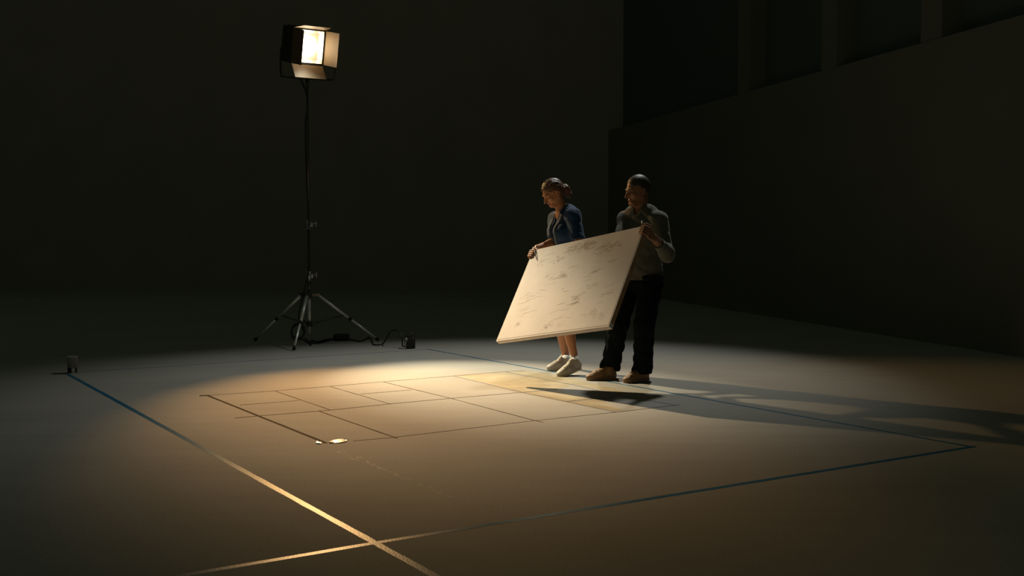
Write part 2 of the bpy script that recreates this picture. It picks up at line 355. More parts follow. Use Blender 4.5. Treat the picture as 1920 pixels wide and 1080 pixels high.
def bdoor(side, phi, w0, w1, ln):
    # leaf hinged on a lens edge; phi = flare away from the beam axis
    ph = math.radians(phi); o_ = {'r': rx_, 'l': -rx_, 't': uy_, 'b': -uy_}[side]; s_ = uy_ if side in 'rl' else rx_
    dr = ax*math.cos(ph)+o_*math.sin(ph); h0 = LENS+o_*(hs+.004)+ax*.02
    bm = bmesh.new(); quadbox(bm, [h0-s_*w0, h0+s_*w0, h0+dr*ln+s_*w1, h0+dr*ln-s_*w1], .003, np.cross(dr, s_)*(1 if np.cross(dr, s_)@o_ > 0 else -1))
    bmo('barn_door', bm, 'door', lamp)
    bm = bmesh.new(); tube(bm, [h0-s_*w0*.95+o_*.004, h0+s_*w0*.95+o_*.004], .006, 8); bmo('hinge', bm, 'housing', lamp, True)
bdoor('r', 9, .18, .18, .26); bdoor('l', 3, .182, .182, .33); bdoor('b', 45, .178, .18, .19); bdoor('t', 10, .182, .15, .22)
# U bracket
yk = [P(528, 88, 12.5), P(526, 105, 12.5), P(527, 138, 12.5), P(533, 144, 12.48), P(577, 147, 12.5), P(620, 150, 12.42), P(626, 146, 12.40), P(628, 130, 12.38), P(628, 96, 12.36)]
tubeo('yoke', spline(yk, 4), .010, 'housing', lamp, 8)
for a, b in ((yk[0], LP(-hs, 0, -.1)), (yk[-1], LP(hs, 0, -.1))): tubeo('pivot_bolt', [a, b], .010, 'housing', lamp, 8)
tubeo('spigot', [base+[0, 0, zat(162)], base+[0, 0, zat(147)]], .020, 'housing', lamp, 12)

# ------------------------------------------------------------------ cable, in-line dimmer, power box
r = .0085
def gc(px, py, z=r): p = G(px, py); return [p[0], p[1], z]
cb = [LP(.05, -.1, -.36), LP(.05, -.26, -.38), base+[-.01, .03, 2.75], base+[-.022, -.005, 2.45], base+[-.018, -.02, 2.0], base+[.0, -.026, 1.6], base+[.012, -.034, 1.2], base+[.012, -.036, .9],
      base+[-.02, -.055, .70], base+[-.06, -.10, .5], base+[-.09, -.14, .30]]
for k in range(15):     # coil hanging by the front leg
    a = k*math.pi/2.5; cb.append(base+[-.10+.075*math.cos(a), -.16+.05*math.sin(a)+.002*k, .14+.085*math.sin(a)*1.0+.002*k])
cb += [base+[-.02, -.15, .05], base+[.05, -.2, r], gc(583, 640), gc(595, 642), gc(612, 638), gc(626, 637)]
t = thing('power_cable', 'black cable trailing from the lamp down the stand to the small black box', 'cable', base)
tubeo('cord', spline(cb, 5), r, 'cable', t, 8)
tubeo('cord', spline([gc(572, 636), gc(580, 643), gc(592, 645), gc(604, 643), gc(618, 639), gc(628, 638)], 6), r*.9, 'cable', t, 8)
bx = P(756, 652, 2631/(652.-435))
tubeo('cord', spline([gc(652, 637), gc(664, 639.5), gc(676, 641), gc(686, 637), gc(692, 634), gc(697, 640), gc(700, 647), gc(709, 648), gc(717, 646.5), P(724, 636, 12.3), P(732, 622, 12.25), P(743, 619, 12.2), P(751, 625, 12.15), P(754, 637, 12.1), gc(755, 650), gc(762, 651)], 6), r*.9, 'cable', t, 8)
bm = bmesh.new(); q = G(640, 638.5); box(bm, (q[0], q[1], .04), (.17, .13, .075), None, .02); bmo('dimmer_box', bm, 'black', t, True)
q = G(768, 654); t = thing('power_box', 'small black power box with a silver fitting on the floor right of the light stand', 'power box', q)
bm = bmesh.new(); box(bm, (q[0], q[1]+.04, .078), (.112, .09, .148), Matrix.Rotation(.12, 3, 'Z'), .006); bmo('box_body', bm, 'black', t)
bm = bmesh.new(); tube(bm, spline([q+[-.03, .03, .15], q+[-.03, .03, .162], q+[.03, .04, .162], q+[.03, .04, .15]], 3), .004, 8); bmo('handle', bm, 'dmetal', t, True)
bm = bmesh.new(); tube(bm, [q+[-.036, -.004, .105], q+[-.036, -.025, .105]], .014, 12); tube(bm, [q+[-.026, -.004, .098], q+[-.026, -.022, .098]], .008, 10); bmo('socket', bm, 'silver', t, True)
bm = bmesh.new(); box(bm, q+[-.042, -.006, .045], (.010, .010, .08), None, .002); bmo('strap', bm, 'silver', t)
bm = bmesh.new(); box(bm, q+[.042, -.004, .118], (.007, .006, .012), None, .001); bmo('switch', bm, 'silver', t)

# ------------------------------------------------------------------ the drawing board
a_, b_, c_ = -.967, -.592, -.190
MB = np.array((Matrix.Rotation(a_, 3, 'Z') @ Matrix.Rotation(b_, 3, 'X') @ Matrix.Rotation(c_, 3, 'Y')))
ex, ez, bn = MB[:, 0], MB[:, 2], -MB[:, 1]
BW, BH = 1.322, .921
P0 = P(930, 640, 9.30)
def BP(x, z, n=0): return P0+ex*x+ez*z+bn*n
TL, TR = BP(0, BH), BP(BW, BH)
board = thing('drawing_board', 'large pale drawing board with faint sketches carried tilted by two people', 'board', BP(BW/2, BH/2, -.02))
RB = np.array([ex, ez, bn]).T
bm = bmesh.new(); box(bm, BP(BW/2, BH/2, -.003), (BW, BH, .006), RB, .001); bmo('panel', bm, 'canvas', board)
bm = bmesh.new()
box(bm, BP(BW/2, BH/2, -.0075), (BW-.008, BH-.008, .003), RB); bmo('groove', bm, 'groove', board)
for (x, z, sx, sz) in ((BW/2, .02, BW, .04), (BW/2, BH-.02, BW, .04), (.02, BH/2, .04, BH-.08), (BW-.02, BH/2, .04, BH-.08)):
    bm = bmesh.new(); box(bm, BP(x, z, -.025), (sx, sz, .032), RB, .001); bmo('frame_bar', bm, 'canvas' if sx == BW else 'wood', board)  # top and bottom bars painted pale for light bounced off the floor
bm = bmesh.new()
for (x, z, sx, sz) in ((BW/2, .016, BW-.02, .0035), (BW-.012, BH/2, .003, BH-.03)):
    box(bm, BP(x, z, .0002), (sx, sz, .0012), RB)
bmo('front_seam', bm, 'groove', board)
def bpx(px, py):      # picture point -> place on the board's face
    rr = ray(px, py); cc = np.array([0, 0, H]); s = ((P0-cc)@bn)/(rr@bn); q = cc+rr*s-P0; return q@ex, q@ez
def sketch():
    rnd = random.Random(8); bm = bmesh.new()
    def stroke(pts, wd):
        wd = wd*.75
        vs_ = []
        for i, p in enumerate(pts):
            q = pts[min(i+1, len(pts)-1)]; o = pts[max(i-1, 0)]; dx, dz = q[0]-o[0], q[1]-o[1]; l = math.hypot(dx, dz) or 1
            x, z = p; sx, sz = -dz/l*wd/2, dx/l*wd/2
            vs_.append([bm.verts.new(tuple(BP(x+k*sx, z+k*sz, h))) for k, h in ((1, .0001), (1, .0003), (-1, .0003), (-1, .0001))])
        for a, b in zip(vs_, vs_[1:]):
            for k in range(4): bm.faces.new((a[k], a[(k+1) % 4], b[(k+1) % 4], b[k]))
        bm.faces.new(vs_[0]); bm.faces.new(vs_[-1][::-1])
    def loops(cx, cz, R, n, wd):
        for i in range(n):
            x, z = cx+rnd.gauss(0, R*.42), min(cz+rnd.gauss(0, R*.22), BH-.05); rr = rnd.uniform(.08, .26)*R; a0 = rnd.uniform(0, 6.3); e = rnd.uniform(.4, 1)
            stroke([(x+rr*math.cos(a0+t*.5)*(1+.1*t), z+rr*e*math.sin(a0+t*.5)) for t in range(rnd.randint(5, 12))], wd)
    def lines(cx, cz, R, n, wd, tilt=0):
        for i in range(n):
            x, z = cx+rnd.uniform(-.3, .3)*R, cz+rnd.uniform(-.3, .3)*R; ln = rnd.uniform(.2, .7)*R; s = tilt+rnd.gauss(0, .12)
            stroke([(x-ln/2+ln*k/6, z+s*(k/6-.5)*ln+rnd.gauss(0, .002)) for k in range(7)], wd)
    Z = lambda x, y: bpx(920+x/4.697, 420+y/4.697)
    for (x, y, R, n, wd) in ((720, 215, .11, 26, .0022), (835, 195, .10, 26, .0034), (905, 175, .08, 14, .003), (1000, 215, .10, 18, .003), (1110, 180, .08, 12, .0026), (590, 315, .07, 12, .003),
                             (440, 350, .07, 9, .0022), (650, 450, .08, 14, .003), (520, 455, .08, 9, .0024), (500, 905, .07, 14, .003), (910, 530, .08, 10, .0024), (330, 640, .10, 10, .0022), (760, 655, .07, 10, .0028),
                             (870, 800, .09, 8, .0022), (700, 400, .09, 8, .002), (240, 880, .08, 8, .0022), (980, 800, .08, 6, .002)):
        loops(*Z(x, y), R, n, wd)
    for (x, y, R, n, wd) in ((750, 655, .16, 9, .0034), (740, 690, .14, 5, .0028), (430, 605, .16, 4, .0026), (640, 605, .14, 4, .0024), (620, 730, .2, 4, .0024), (560, 520, .2, 5, .002), (900, 440, .2, 5, .002),
                             (1000, 640, .2, 4, .002), (320, 790, .2, 6, .002), (300, 720, .2, 4, .002), (620, 850, .25, 5, .002), (950, 380, .2, 4, .002), (1010, 580, .2, 3, .0024), (520, 300, .2, 3, .002), (1060, 300, .2, 4, .002)):
        lines(*Z(x, y), R, n, wd, .1)
    bmo('sketch_lines', bm, 'sketch', board)
sketch()

# ------------------------------------------------------------------ organic modelling: distance fields turned into meshes
class Field:
    def __init__(s, lo, hi, h):
        s.lo = np.array(lo, np.float32); s.h = h; s.n = np.ceil((np.array(hi)-lo)/h).astype(int)+1
        s.f = np.full(s.n, .5, np.float32)
        s.g = [(s.lo[i]+h*np.arange(s.n[i])).astype(np.float32) for i in range(3)]
    def win(s, a, b):
        i0 = np.clip(((np.array(a)-s.lo)/s.h).astype(int), 0, s.n); i1 = np.clip(((np.array(b)-s.lo)/s.h).astype(int)+2, 0, s.n)
        sl = tuple(slice(x, y) for x, y in zip(i0, i1))
        return sl, s.g[0][sl[0]][:, None, None], s.g[1][sl[1]][None, :, None], s.g[2][sl[2]][None, None, :]
    def comb(s, sl, d, k, op):
        f = s.f[sl]
        if f.size == 0: return
        if op == '+':
            h = np.maximum(k-np.abs(f-d), 0)/max(k, 1e-6); s.f[sl] = np.minimum(f, d)-h*h*k*.25
        else:
            d = -d; h = np.maximum(k-np.abs(f-d), 0)/max(k, 1e-6); s.f[sl] = np.maximum(f, d)+h*h*k*.25
    def cap(s, a, b, ra, rb=None, k=.02, op='+', axis=None, st=1.0):
        """tapered capsule, stretched st times along axis"""
        rb = ra if rb is None else rb; a = np.asarray(a, float); b = np.asarray(b, float); R = max(ra, rb)*max(1, st)+k+.03
        sl, X, Y, Z = s.win(np.minimum(a, b)-R, np.maximum(a, b)+R)
        px, py, pz = X-a[0], Y-a[1], Z-a[2]; v = b-a
        if axis is not None:
            q = nrm(axis); m = (1/st-1); dp = (px*q[0]+py*q[1]+pz*q[2])*m; px, py, pz = px+dp*q[0], py+dp*q[1], pz+dp*q[2]; v = v+q*(v@q)*m
        L = float(v@v) or 1e-9; t = np.clip((px*v[0]+py*v[1]+pz*v[2])/L, 0, 1)
        d = np.sqrt((px-t*v[0])**2+(py-t*v[1])**2+(pz-t*v[2])**2)-(ra+(rb-ra)*t)
        s.comb(sl, d.astype(np.float32), k, op)
    def ell(s, c, r, R=None, k=.015, op='+'):
        """ellipsoid; R rows = local axes"""
        c = np.asarray(c, float); R = np.eye(3) if R is None else np.asarray(R); rm = max(r)+k+.02
        sl, X, Y, Z = s.win(c-rm, c+rm); px, py, pz = X-c[0], Y-c[1], Z-c[2]
        q = [(px*R[i][0]+py*R[i][1]+pz*R[i][2]) for i in range(3)]
        k0 = np.sqrt(sum((q[i]/r[i])**2 for i in range(3))); k1 = np.sqrt(sum((q[i]/r[i]**2)**2 for i in range(3)))
        s.comb(sl, (k0*(k0-1)/np.maximum(k1, 1e-6)).astype(np.float32), k, op)
    def half(s, p, n, k=.002, a=None, b=None):
        """cut away the side the normal points to (inside the box a..b only)"""
        n = nrm(n); sl, X, Y, Z = s.win(s.lo if a is None else a, s.lo+s.n*s.h if b is None else b)
        s.comb(sl, (-((X-p[0])*n[0]+(Y-p[1])*n[1]+(Z-p[2])*n[2])).astype(np.float32), k, '-')
    def surf(s, p, d, far=.2):
        """outermost surface point met coming from p+d*far back towards p"""
        d = nrm(d)
        for k in range(int(far/.002)+1):
            q = p+d*(far-k*.002); i = np.round((q-s.lo)/s.h).astype(int)
            if (i >= 0).all() and (i < s.n).all() and s.f[tuple(i)] < 0: return q
        return np.asarray(p, float)
    def wrinkle(s, amp, sc, seed, dirn=(0, 0, 1), st=2.2, flow=None):
        rg = np.random.default_rng(seed); X, Y, Z = s.g[0][:, None, None], s.g[1][None, :, None], s.g[2][None, None, :]
        near = np.abs(s.f) < .03; ii = np.nonzero(near); p = np.stack([s.g[i][ii[i]] for i in range(3)], 1)
        w_ = np.zeros(len(p)); wp = p+.02*np.sin(p[:, [1, 2, 0]]*17+seed)
        for i in range(7):
            v = rg.normal(size=3); dd = nrm(dirn); v = v+dd*st*rg.choice([-1, 1]); v = v if flow is None else v-.93*nrm(flow)*(v@nrm(flow)); v = nrm(v)*sc*rg.uniform(.6, 1.6); q = np.sin(wp@v+rg.uniform(0, 6)); w_ += (1-np.abs(q))**1.5*2-1
        s.f[ii] += (amp*w_/3).astype(np.float32)
    def mesh(s, name):
        f = s.f; ins = f < 0; n = s.n
        cnt = np.zeros(n-1, np.int8); cor = [(i, j, k) for i in (0, 1) for j in (0, 1) for k in (0, 1)]
        for (i, j, k) in cor: cnt += ins[i:n[0]-1+i, j:n[1]-1+j, k:n[2]-1+k]
        act = (cnt > 0) & (cnt < 8); idx = np.argwhere(act); N = len(idx)
        vals = np.stack([f[idx[:, 0]+c[0], idx[:, 1]+c[1], idx[:, 2]+c[2]] for c in cor], 1)
        pos = np.zeros((N, 3)); num = np.zeros(N)
        for a in range(8):
            for b in range(a+1, 8):
                if sum(abs(cor[a][q]-cor[b][q]) for q in range(3)) != 1: continue
                m = (vals[:, a] < 0) != (vals[:, b] < 0); va, vb = vals[m, a], vals[m, b]; t = va/(va-vb)
                pos[m] += np.array(cor[a])+(np.array(cor[b])-np.array(cor[a]))*t[:, None]; num[m] += 1
        pos = (pos/num[:, None]+idx)*s.h+s.lo
        vi = np.full(n-1, -1, np.int32); vi[tuple(idx.T)] = np.arange(N); Q = []
        for ax_ in range(3):
            o = [0, 0, 0]; o[ax_] = 1; A = ins[:n[0]-o[0], :n[1]-o[1], :n[2]-o[2]]; B = ins[o[0]:, o[1]:, o[2]:]
            e = np.argwhere(A != B); e = e[(e > 0).all(1) | np.array([(e[:, q] > 0) if q != ax_ else np.ones(len(e), bool) for q in range(3)]).all(0)]
            u, v = (ax_+1) % 3, (ax_+2) % 3; U = np.eye(3, dtype=int)[u]; V = np.eye(3, dtype=int)[v]
            e = e[(e[:, u] > 0) & (e[:, v] > 0) & (e[:, u] < n[u]-1) & (e[:, v] < n[v]-1)]
            q = np.stack([vi[tuple((e-U-V).T)], vi[tuple((e-V).T)], vi[tuple(e.T)], vi[tuple((e-U).T)]], 1)
            fl = ~A[tuple(e.T)]; q[fl] = q[fl][:, ::-1]; Q.append(q)
        Q = np.concatenate(Q); Q = Q[(Q >= 0).all(1)]
        me = bpy.data.meshes.new(name); me.vertices.add(N); me.vertices.foreach_set('co', pos.ravel())
        me.loops.add(len(Q)*4); me.loops.foreach_set('vertex_index', Q.ravel().astype(np.int32))
        me.polygons.add(len(Q)); me.polygons.foreach_set('loop_start', np.arange(0, len(Q)*4, 4, dtype=np.int32))
        me.update(calc_edges=True); me.validate(); return me

UP = np.array([0, 0, 1.])
class Head:
    def __init__(s, c, fwd, sc=1.0):
        s.c = np.asarray(c, float); s.f = nrm(fwd); s.l = nrm(np.cross(UP, s.f)); s.u = np.cross(s.f, s.l); s.s = sc; s.R = [s.f, s.l, s.u]
    def p(s, f, l, u): return s.c+(s.f*f+s.l*l+s.u*u)*s.s
    def r(s, *v): return [q*s.s for q in v]
    def skin(s, F, male):
        F.ell(s.p(-.012, 0, .030), s.r(.095, .073, .088), s.R, .02)
        F.ell(s.p(.022, 0, -.022), s.r(.066, .057, .074), s.R, .03)
        F.cap(s.p(.062, -.016, -.096), s.p(.062, .016, -.096), (.020 if male else .015)*s.s, k=.028)
        for q in (1, -1):
            F.cap(s.p(-.012, q*(.054 if male else .049), -.055), s.p(.045, q*.026, -.096), .016*s.s, .014*s.s, k=.028)     # jaw
            F.ell(s.p(.062, q*.038, -.022), s.r(.018, .020, .017), s.R, .022)                      # cheekbone
            F.cap(s.p(.084, q*.010, .017), s.p(.072, q*.044, .019), .011*s.s, .009*s.s, k=.012)   # brow
            F.ell(s.p(.092, q*.030, -.002), s.r(.018, .018, .013), s.R, .008, '-')                 # socket
            F.ell(s.p(.071, q*.030, -.003), s.r(.0135, .014, .012), s.R, .004)                     # eye with lid
            F.ell(s.p(.095, q*.0115, -.040), s.r(.011, .0075, .0075), s.R, .005)                   # nostril wing
            F.ell(s.p(-.016, q*.076, -.006), s.r(.019, .0075, .031), s.R, .003)                    # ear
            F.ell(s.p(-.010, q*.083, -.002), s.r(.010, .006, .017), s.R, .003, '-')
        F.cap(s.p(.086, 0, .006), s.p(.110, 0, -.034), .0065*s.s, .0088*s.s, k=.010)              # nose
        F.ell(s.p(.113, 0, -.038), s.r(.010, .0095, .0085), s.R, .005)
        F.cap(s.p(.0845, -.013, -.062), s.p(.0845, .013, -.062), .0050*s.s, k=.008)                 # upper lip
        F.cap(s.p(.082, -.010, -.072), s.p(.082, .010, -.072), .0056*s.s, k=.008)                 # lower lip
        F.cap(s.p(.0915, -.014, -.0668), s.p(.0915, .014, -.0668), .0016*s.s, k=.003, op='-')
    def loc(s, co): q = (co-s.c)/s.s; return q@s.f, q@s.l, q@s.u
def paint_lips(me, hd):
    co = np.zeros(len(me.vertices)*3); me.vertices.foreach_get('co', co); co = co.reshape(-1, 3)
    lv = np.zeros(len(me.loops), np.int32); me.loops.foreach_get('vertex_index', lv); pc = co[lv.reshape(-1, 4)].mean(1)
    f, l, u = hd.loc(pc); k = (f > .083) & (f < .100) & (np.abs(l) < .019) & (u < -.0575) & (u > -.078)
    me.polygons.foreach_set('material_index', k.astype(np.int32))
def fingers(F, chains, r0=.0088):
    for ch in chains:
        for i, (a, b) in enumerate(zip(ch, ch[1:])): F.cap(a, b, r0*(1-.08*i), r0*(.94-.09*i), k=.004)
def open_hand(F, wr, d, pn, thumb, sc=1., curl=.35):
    """wrist, pointing direction, palm normal, thumb side (+1/-1 along cross(d,pn))"""
    d = nrm(d); pn = nrm(np.asarray(pn)-d*(np.asarray(pn)@d)); s = np.cross(d, pn)*thumb; wr = np.asarray(wr)
    for i in range(4):
        off = (.030-.020*i)*sc; a = wr+s*off*.5+d*.012; b = wr+d*(.088-.004*abs(i-1))*sc+s*off; F.cap(a, b, .014, .0125, k=.012)
        ln = (.072, .080, .074, .058)[i]*sc; p = [b]; ang_ = .1
        for seg in (.45, .3, .25): ang_ += curl; p.append(p[-1]+(d*math.cos(ang_)+pn*math.sin(ang_))*ln*seg+s*off*.05)
        fingers(F, [p])
    b = wr+d*.025+s*.025; p = [b, b+(d*.6+s*.7+pn*.3)*.035, b+(d*.9+s*.75+pn*.55)*.058]; fingers(F, [p], .0105)
def edge_hand(F, wr, corner, along, out, s0, sc=1.):
    """a hand whose fingers wrap round the board's edge; along = down the edge, out = away from the board"""
    for i in range(4):
        E = corner+along*(s0+.0195*i*sc); fb = (1, 1.08, 1.0, .82)[i]
        b = E+out*.018-bn*.062; F.cap(wr+along*(.010*i-.012), b, .017, .0125, k=.012)
        fingers(F, [[b, E+out*.034*fb-bn*.020, E+out*.016+bn*.014, E-out*(.030*fb)+bn*.0115]], .0094)
def foot_dirs(v): v = nrm([v[0], v[1], 0]); return v, np.cross(UP, v)

def shoe(parent, toe, fdir, raise_, up_m, sole_m, lace_m, sneaker, L=.27):
    f, l = foot_dirs(fdir); ball = np.asarray(toe)-f*.075; ca, sa = math.cos(raise_), math.sin(raise_)
    def T(x, y, z):          # x forward from toe tip (negative back)
        q = x+.075
        if q < 0 and raise_: return ball+f*(q*ca-z*0*sa)+UP*(-q*sa+z*ca)+l*y+f*(z*sa)*0
        return ball+f*q+l*y+UP*z
    R = [f*ca-UP*sa if raise_ else f, l, UP*ca+f*sa if raise_ else UP]
    lo = np.minimum(T(0, 0, 0), T(-L, 0, 0))-.09; hi = np.maximum(T(0, 0, 0), T(-L, 0, 0))+.13; lo[2] = -.01
    F = Field(lo, hi, .003); k = L/.27
    F.ell(T(-.048, 0, .030), (.050, .043, .026), R, .02); F.ell(T(-.115*k, 0, .040), (.080, .040, .040), R, .03)
    F.cap(T(-.10, 0, .055), T(-.185*k, 0, .085), .028, .030, k=.03, axis=l, st=1.1); F.ell(T(-.212*k, 0, .045), (.056, .036, .050), R, .03)
    F.cap(T(-.205*k, 0, .06), T(-.205*k, 0, .10), .036, .034, k=.02)
    if sneaker:
        F.cap(T(-.13*k, 0, .088), T(-.165*k, 0, .122), .017, .015, k=.008, axis=l, st=1.35)      # tongue
        F.cap(T(-.205*k, 0, .108), T(-.205*k, 0, .16), .027, k=.006, op='-'); F.half(T(-.215, 0, .104), UP-f*.12, .005, T(-.26, 0, 0)-.09, T(-.175, 0, .2)+.02)
    else: F.half(T(-.2, 0, .112), UP, .004)
    SFo = F
    root = link('shoe', F.mesh('shoe'), up_m, parent, True)
    F = Field(lo, hi, .003)
    F.cap(T(-.050, 0, .014), T(-.115*k, 0, .014), .047, .040, k=.01); F.cap(T(-.115*k, 0, .014), T(-.225*k, 0, .014), .040, .040, k=.01)
    F.half(T(-.15, 0, .028), R[2], .003)
    if raise_: F.half(T(-.2, 0, .0), -np.asarray(R[2]), .002)
    F.half((0, 0, .0015), -UP, .001)
    link('sole', F.mesh('sole'), sole_m, root, True)
    Rz_ = np.asarray(R[2])
    for i in range(5 if sneaker else 3):
        x = -.088-.019*i; pts = []
        for y in (-.024, -.012, .0, .012, .024):
            b_ = T(x-.004*(abs(y) < .02)*(1 if i % 2 else -1), y, .02); pts.append(SFo.surf(b_, Rz_, .13)+Rz_*.0015)
        tubeo('lace', spline(pts, 3), .0030, lace_m, root, 6)
    if sneaker:
        for q in (1, -1):
            for x in (-.115, -.133, -.151):
                pts = [SFo.surf(T(x-.030*u, 0, .072-.042*u), l*q, .09)+l*q*.0006 for u in np.linspace(0, 1, 6)]
                tubeo('side_stripe', spline(pts, 2), .0030, 'stripe', root, 6)
    T.field = SFo
    return T

# ================================================================== the woman
wf, wl = foot_dirs((-.85, -.50))
D = 9.95
pel, chest, neck = P(1068, 508, D+.02), P(1058, 432, D), P(1055, 397, D-.01)
hw = Head(P(1036.5, 362.5, 9.91), (-.80, -.36, -.50), .97)
shN, shF = P(1075, 403, 9.82), P(1040, 408, 10.08)
elN, wrN = P(1086, 458, 9.74), np.array([.445, 9.60, 1.0])
elF, wrF = P(1043, 453, 10.0), P(1007, 464.5, 9.83)
hipN, hipF = pel+wl*.09-UP*.02, pel-wl*.09-UP*.02
knN, anN = P(1061, 603, 9.78), P(1077, 668, 9.80)
knF, anF = P(1047, 600, 10.12), P(1061, 668, 10.24)
t = thing('person', 'woman with tied back brown hair and navy shirt holding the left edge of the board', 'person', (pel[0], pel[1], 0))
WM = t
F = Field((.02, 9.40, .03), (.86, 10.50, 1.80), .004)
hw.skin(F, False)
F.cap(neck-UP*.02, hw.p(-.028, 0, -.045), .050, .046, k=.03)
F.cap(pel, chest, .082, .088, k=.05, axis=wl, st=1.35); F.cap(chest, chest+UP*.10-wf*.01, .085, .062, k=.05, axis=wl, st=1.35)
for q in (1, -1): F.ell(chest+wf*.062+wl*.060*q-UP*.0, (.045, .05, .055), [wf, wl, UP], .03)
F.cap(shN, shF, .045, k=.05); F.cap(neck-UP*.04-wl*.05, neck-UP*.04+wl*.05, .045, k=.04)
F.cap(hipN, hipF, .098, k=.05)
for (s, e, w_) in ((shN, elN, wrN), (shF, elF, wrF)): F.cap(s, e, .042, .036, k=.03); F.cap(e, e+(w_-e)*.35, .036, .036, k=.02); F.cap(e+(w_-e)*.3, w_, .036, .0235, k=.02)
for (h_, k_, a_2) in ((hipN, knN, anN), (hipF, knF, anF)):
    F.cap(h_, k_, .080, .050, k=.03); F.cap(k_, a_2, .047, .033, k=.02); F.cap(k_+(a_2-k_)*.15-wf*.018, k_+(a_2-k_)*.55-wf*.012, .044, .034, k=.03)
open_hand(F, wrN, bn*.9-ex*.3+UP*.1, bn*.2-ez, 1, .95, .2)
edge_hand(F, wrF, TL, -ez, -ex, .012, .95)
fingers(F, [[wrF-UP*.005, TL+ez*.018-bn*.030-ex*.004, TL+ez*.017+bn*.008+ex*.004, TL+bn*.012+ex*.012-ez*.012]], .0100)
me = F.mesh('body'); paint_lips(me, hw); link('body', me, ['skinw', 'lip'], t, True)
# hair: cap, swept back sides, low bun with loose strands
F = Field(hw.c-.17, hw.c+.19, .0035)
F.ell(hw.p(-.018, 0, .036), hw.r(.103, .082, .095), hw.R, .01)
for q in (1, -1): F.ell(hw.p(-.035, q*.045, .005), hw.r(.060, .040, .060), hw.R, .02)
F.half(hw.p(.054, 0, .040), hw.f-hw.u*.75, .006)
for q in (1, -1): F.ell(hw.p(.055, q*.080, -.010), hw.r(.072, .040, .052), hw.R, .008, '-'); F.ell(hw.p(-.012, q*.086, -.012), hw.r(.018, .022, .028), hw.R, .005, '-')
F.ell(hw.p(.03, 0, -.09), hw.r(.085, .08, .075), hw.R, .01, '-')
bun = hw.p(-.128, .006, -.030)
F.ell(bun, (.040, .040, .046), hw.R, .02); F.ell(bun-hw.u*.045-hw.f*.004, (.024, .026, .045), hw.R, .02)
F.wrinkle(.0026, 230, 5, hw.u, .3, hw.f*.8+hw.u*.45)
hr = link('hair', F.mesh('hair'), 'hairw', t, True)
bm = bmesh.new(); rnd = random.Random(3)
for i in range(26):
    a = rnd.uniform(0, 6.28); s0 = bun+hw.l*math.cos(a)*.03+hw.u*math.sin(a)*.035; dr = nrm(-hw.f*.6+hw.l*rnd.gauss(0, .5)-hw.u*rnd.uniform(-.5, 1.2))
    tube(bm, spline([s0, s0+dr*.025, s0+dr*.045-UP*rnd.uniform(0, .02)], 3), [.0022]*6+[.001], 5)
for i in range(22):
    l_ = rnd.uniform(-.06, .06); tube(bm, spline([hw.p(.072-abs(l_)*.4, l_, .088-abs(l_)*.5), hw.p(.02, l_*1.25, .130-abs(l_)*.5), hw.p(-.06, l_*1.2, .112-abs(l_)*.5), hw.p(-.115, l_*.5, .03)], 4), .0024, 5)
bmo('hair_strands', bm, 'hairw', hr, True)
for q in (1, -1):
    tubeo('eyebrow', spline([hw.p(.094, q*.013, .018), hw.p(.0925, q*.030, .023), hw.p(.078, q*.047, .017)], 4), .0028, 'hairw', t, 6)
    tubeo('eyelash', spline([hw.p(.0865, q*.020, -.009), hw.p(.0885, q*.031, -.012), hw.p(.083, q*.043, -.008)], 4), .0018, 'eye', t, 6)
# shirt with open neck, rolled short sleeves
F = Field((.05, 9.50, .80), (.80, 10.40, 1.52), .004)
F.cap(pel+UP*.04, chest, .105, .108, k=.05, axis=wl, st=1.32); F.cap(chest, chest+UP*.115-wf*.015, .104, .060, k=.05, axis=wl, st=1.45)
F.cap(pel-UP*.01, pel+UP*.06, .110, .106, k=.04, axis=wl, st=1.38)
for q in (1, -1): F.ell(chest+wf*.072+wl*.062*q-UP*.01, (.050, .058, .065), [wf, wl, UP], .04)
F.cap(shN-UP*.012-wl*.01, shF-UP*.012+wl*.01, .052, k=.06)
F.cap(neck-wf*.045-UP*.005, shN-UP*.006-wf*.01, .056, .050, k=.05); F.cap(P(1067, 398, 9.93), chest-wf*.05, .060, .07, k=.05)
for s, e in ((shN, elN), (shF, elF)): F.cap(s-UP*.005, s+(e-s)*.80, .052, .060, k=.04); F.half(s+(e-s)*.84, e-s, .003, s+(e-s)*.80-.085, s+(e-s)*.9+.085)
F.cap(neck-UP*.03, neck+UP*.018-wf*.016, .062, .058, k=.03)
F.wrinkle(.0028, 30, 2, UP+wl*.4, 1.2)
F.half(pel-UP*.06, -UP, .003)
# V opening down the front, neck hole
F.cap(neck+UP*.005+wf*.014, neck+UP*.2+wf*.03, .044, .080, k=.006, op='-')
vt_ = chest+wf*.17
F.cap(neck+wf*.105-UP*.005, vt_-UP*.09, .044, .005, k=.004, op='-', axis=wf, st=1.8)
sh_ = link('shirt', F.mesh('shirt'), 'navy', t, True)
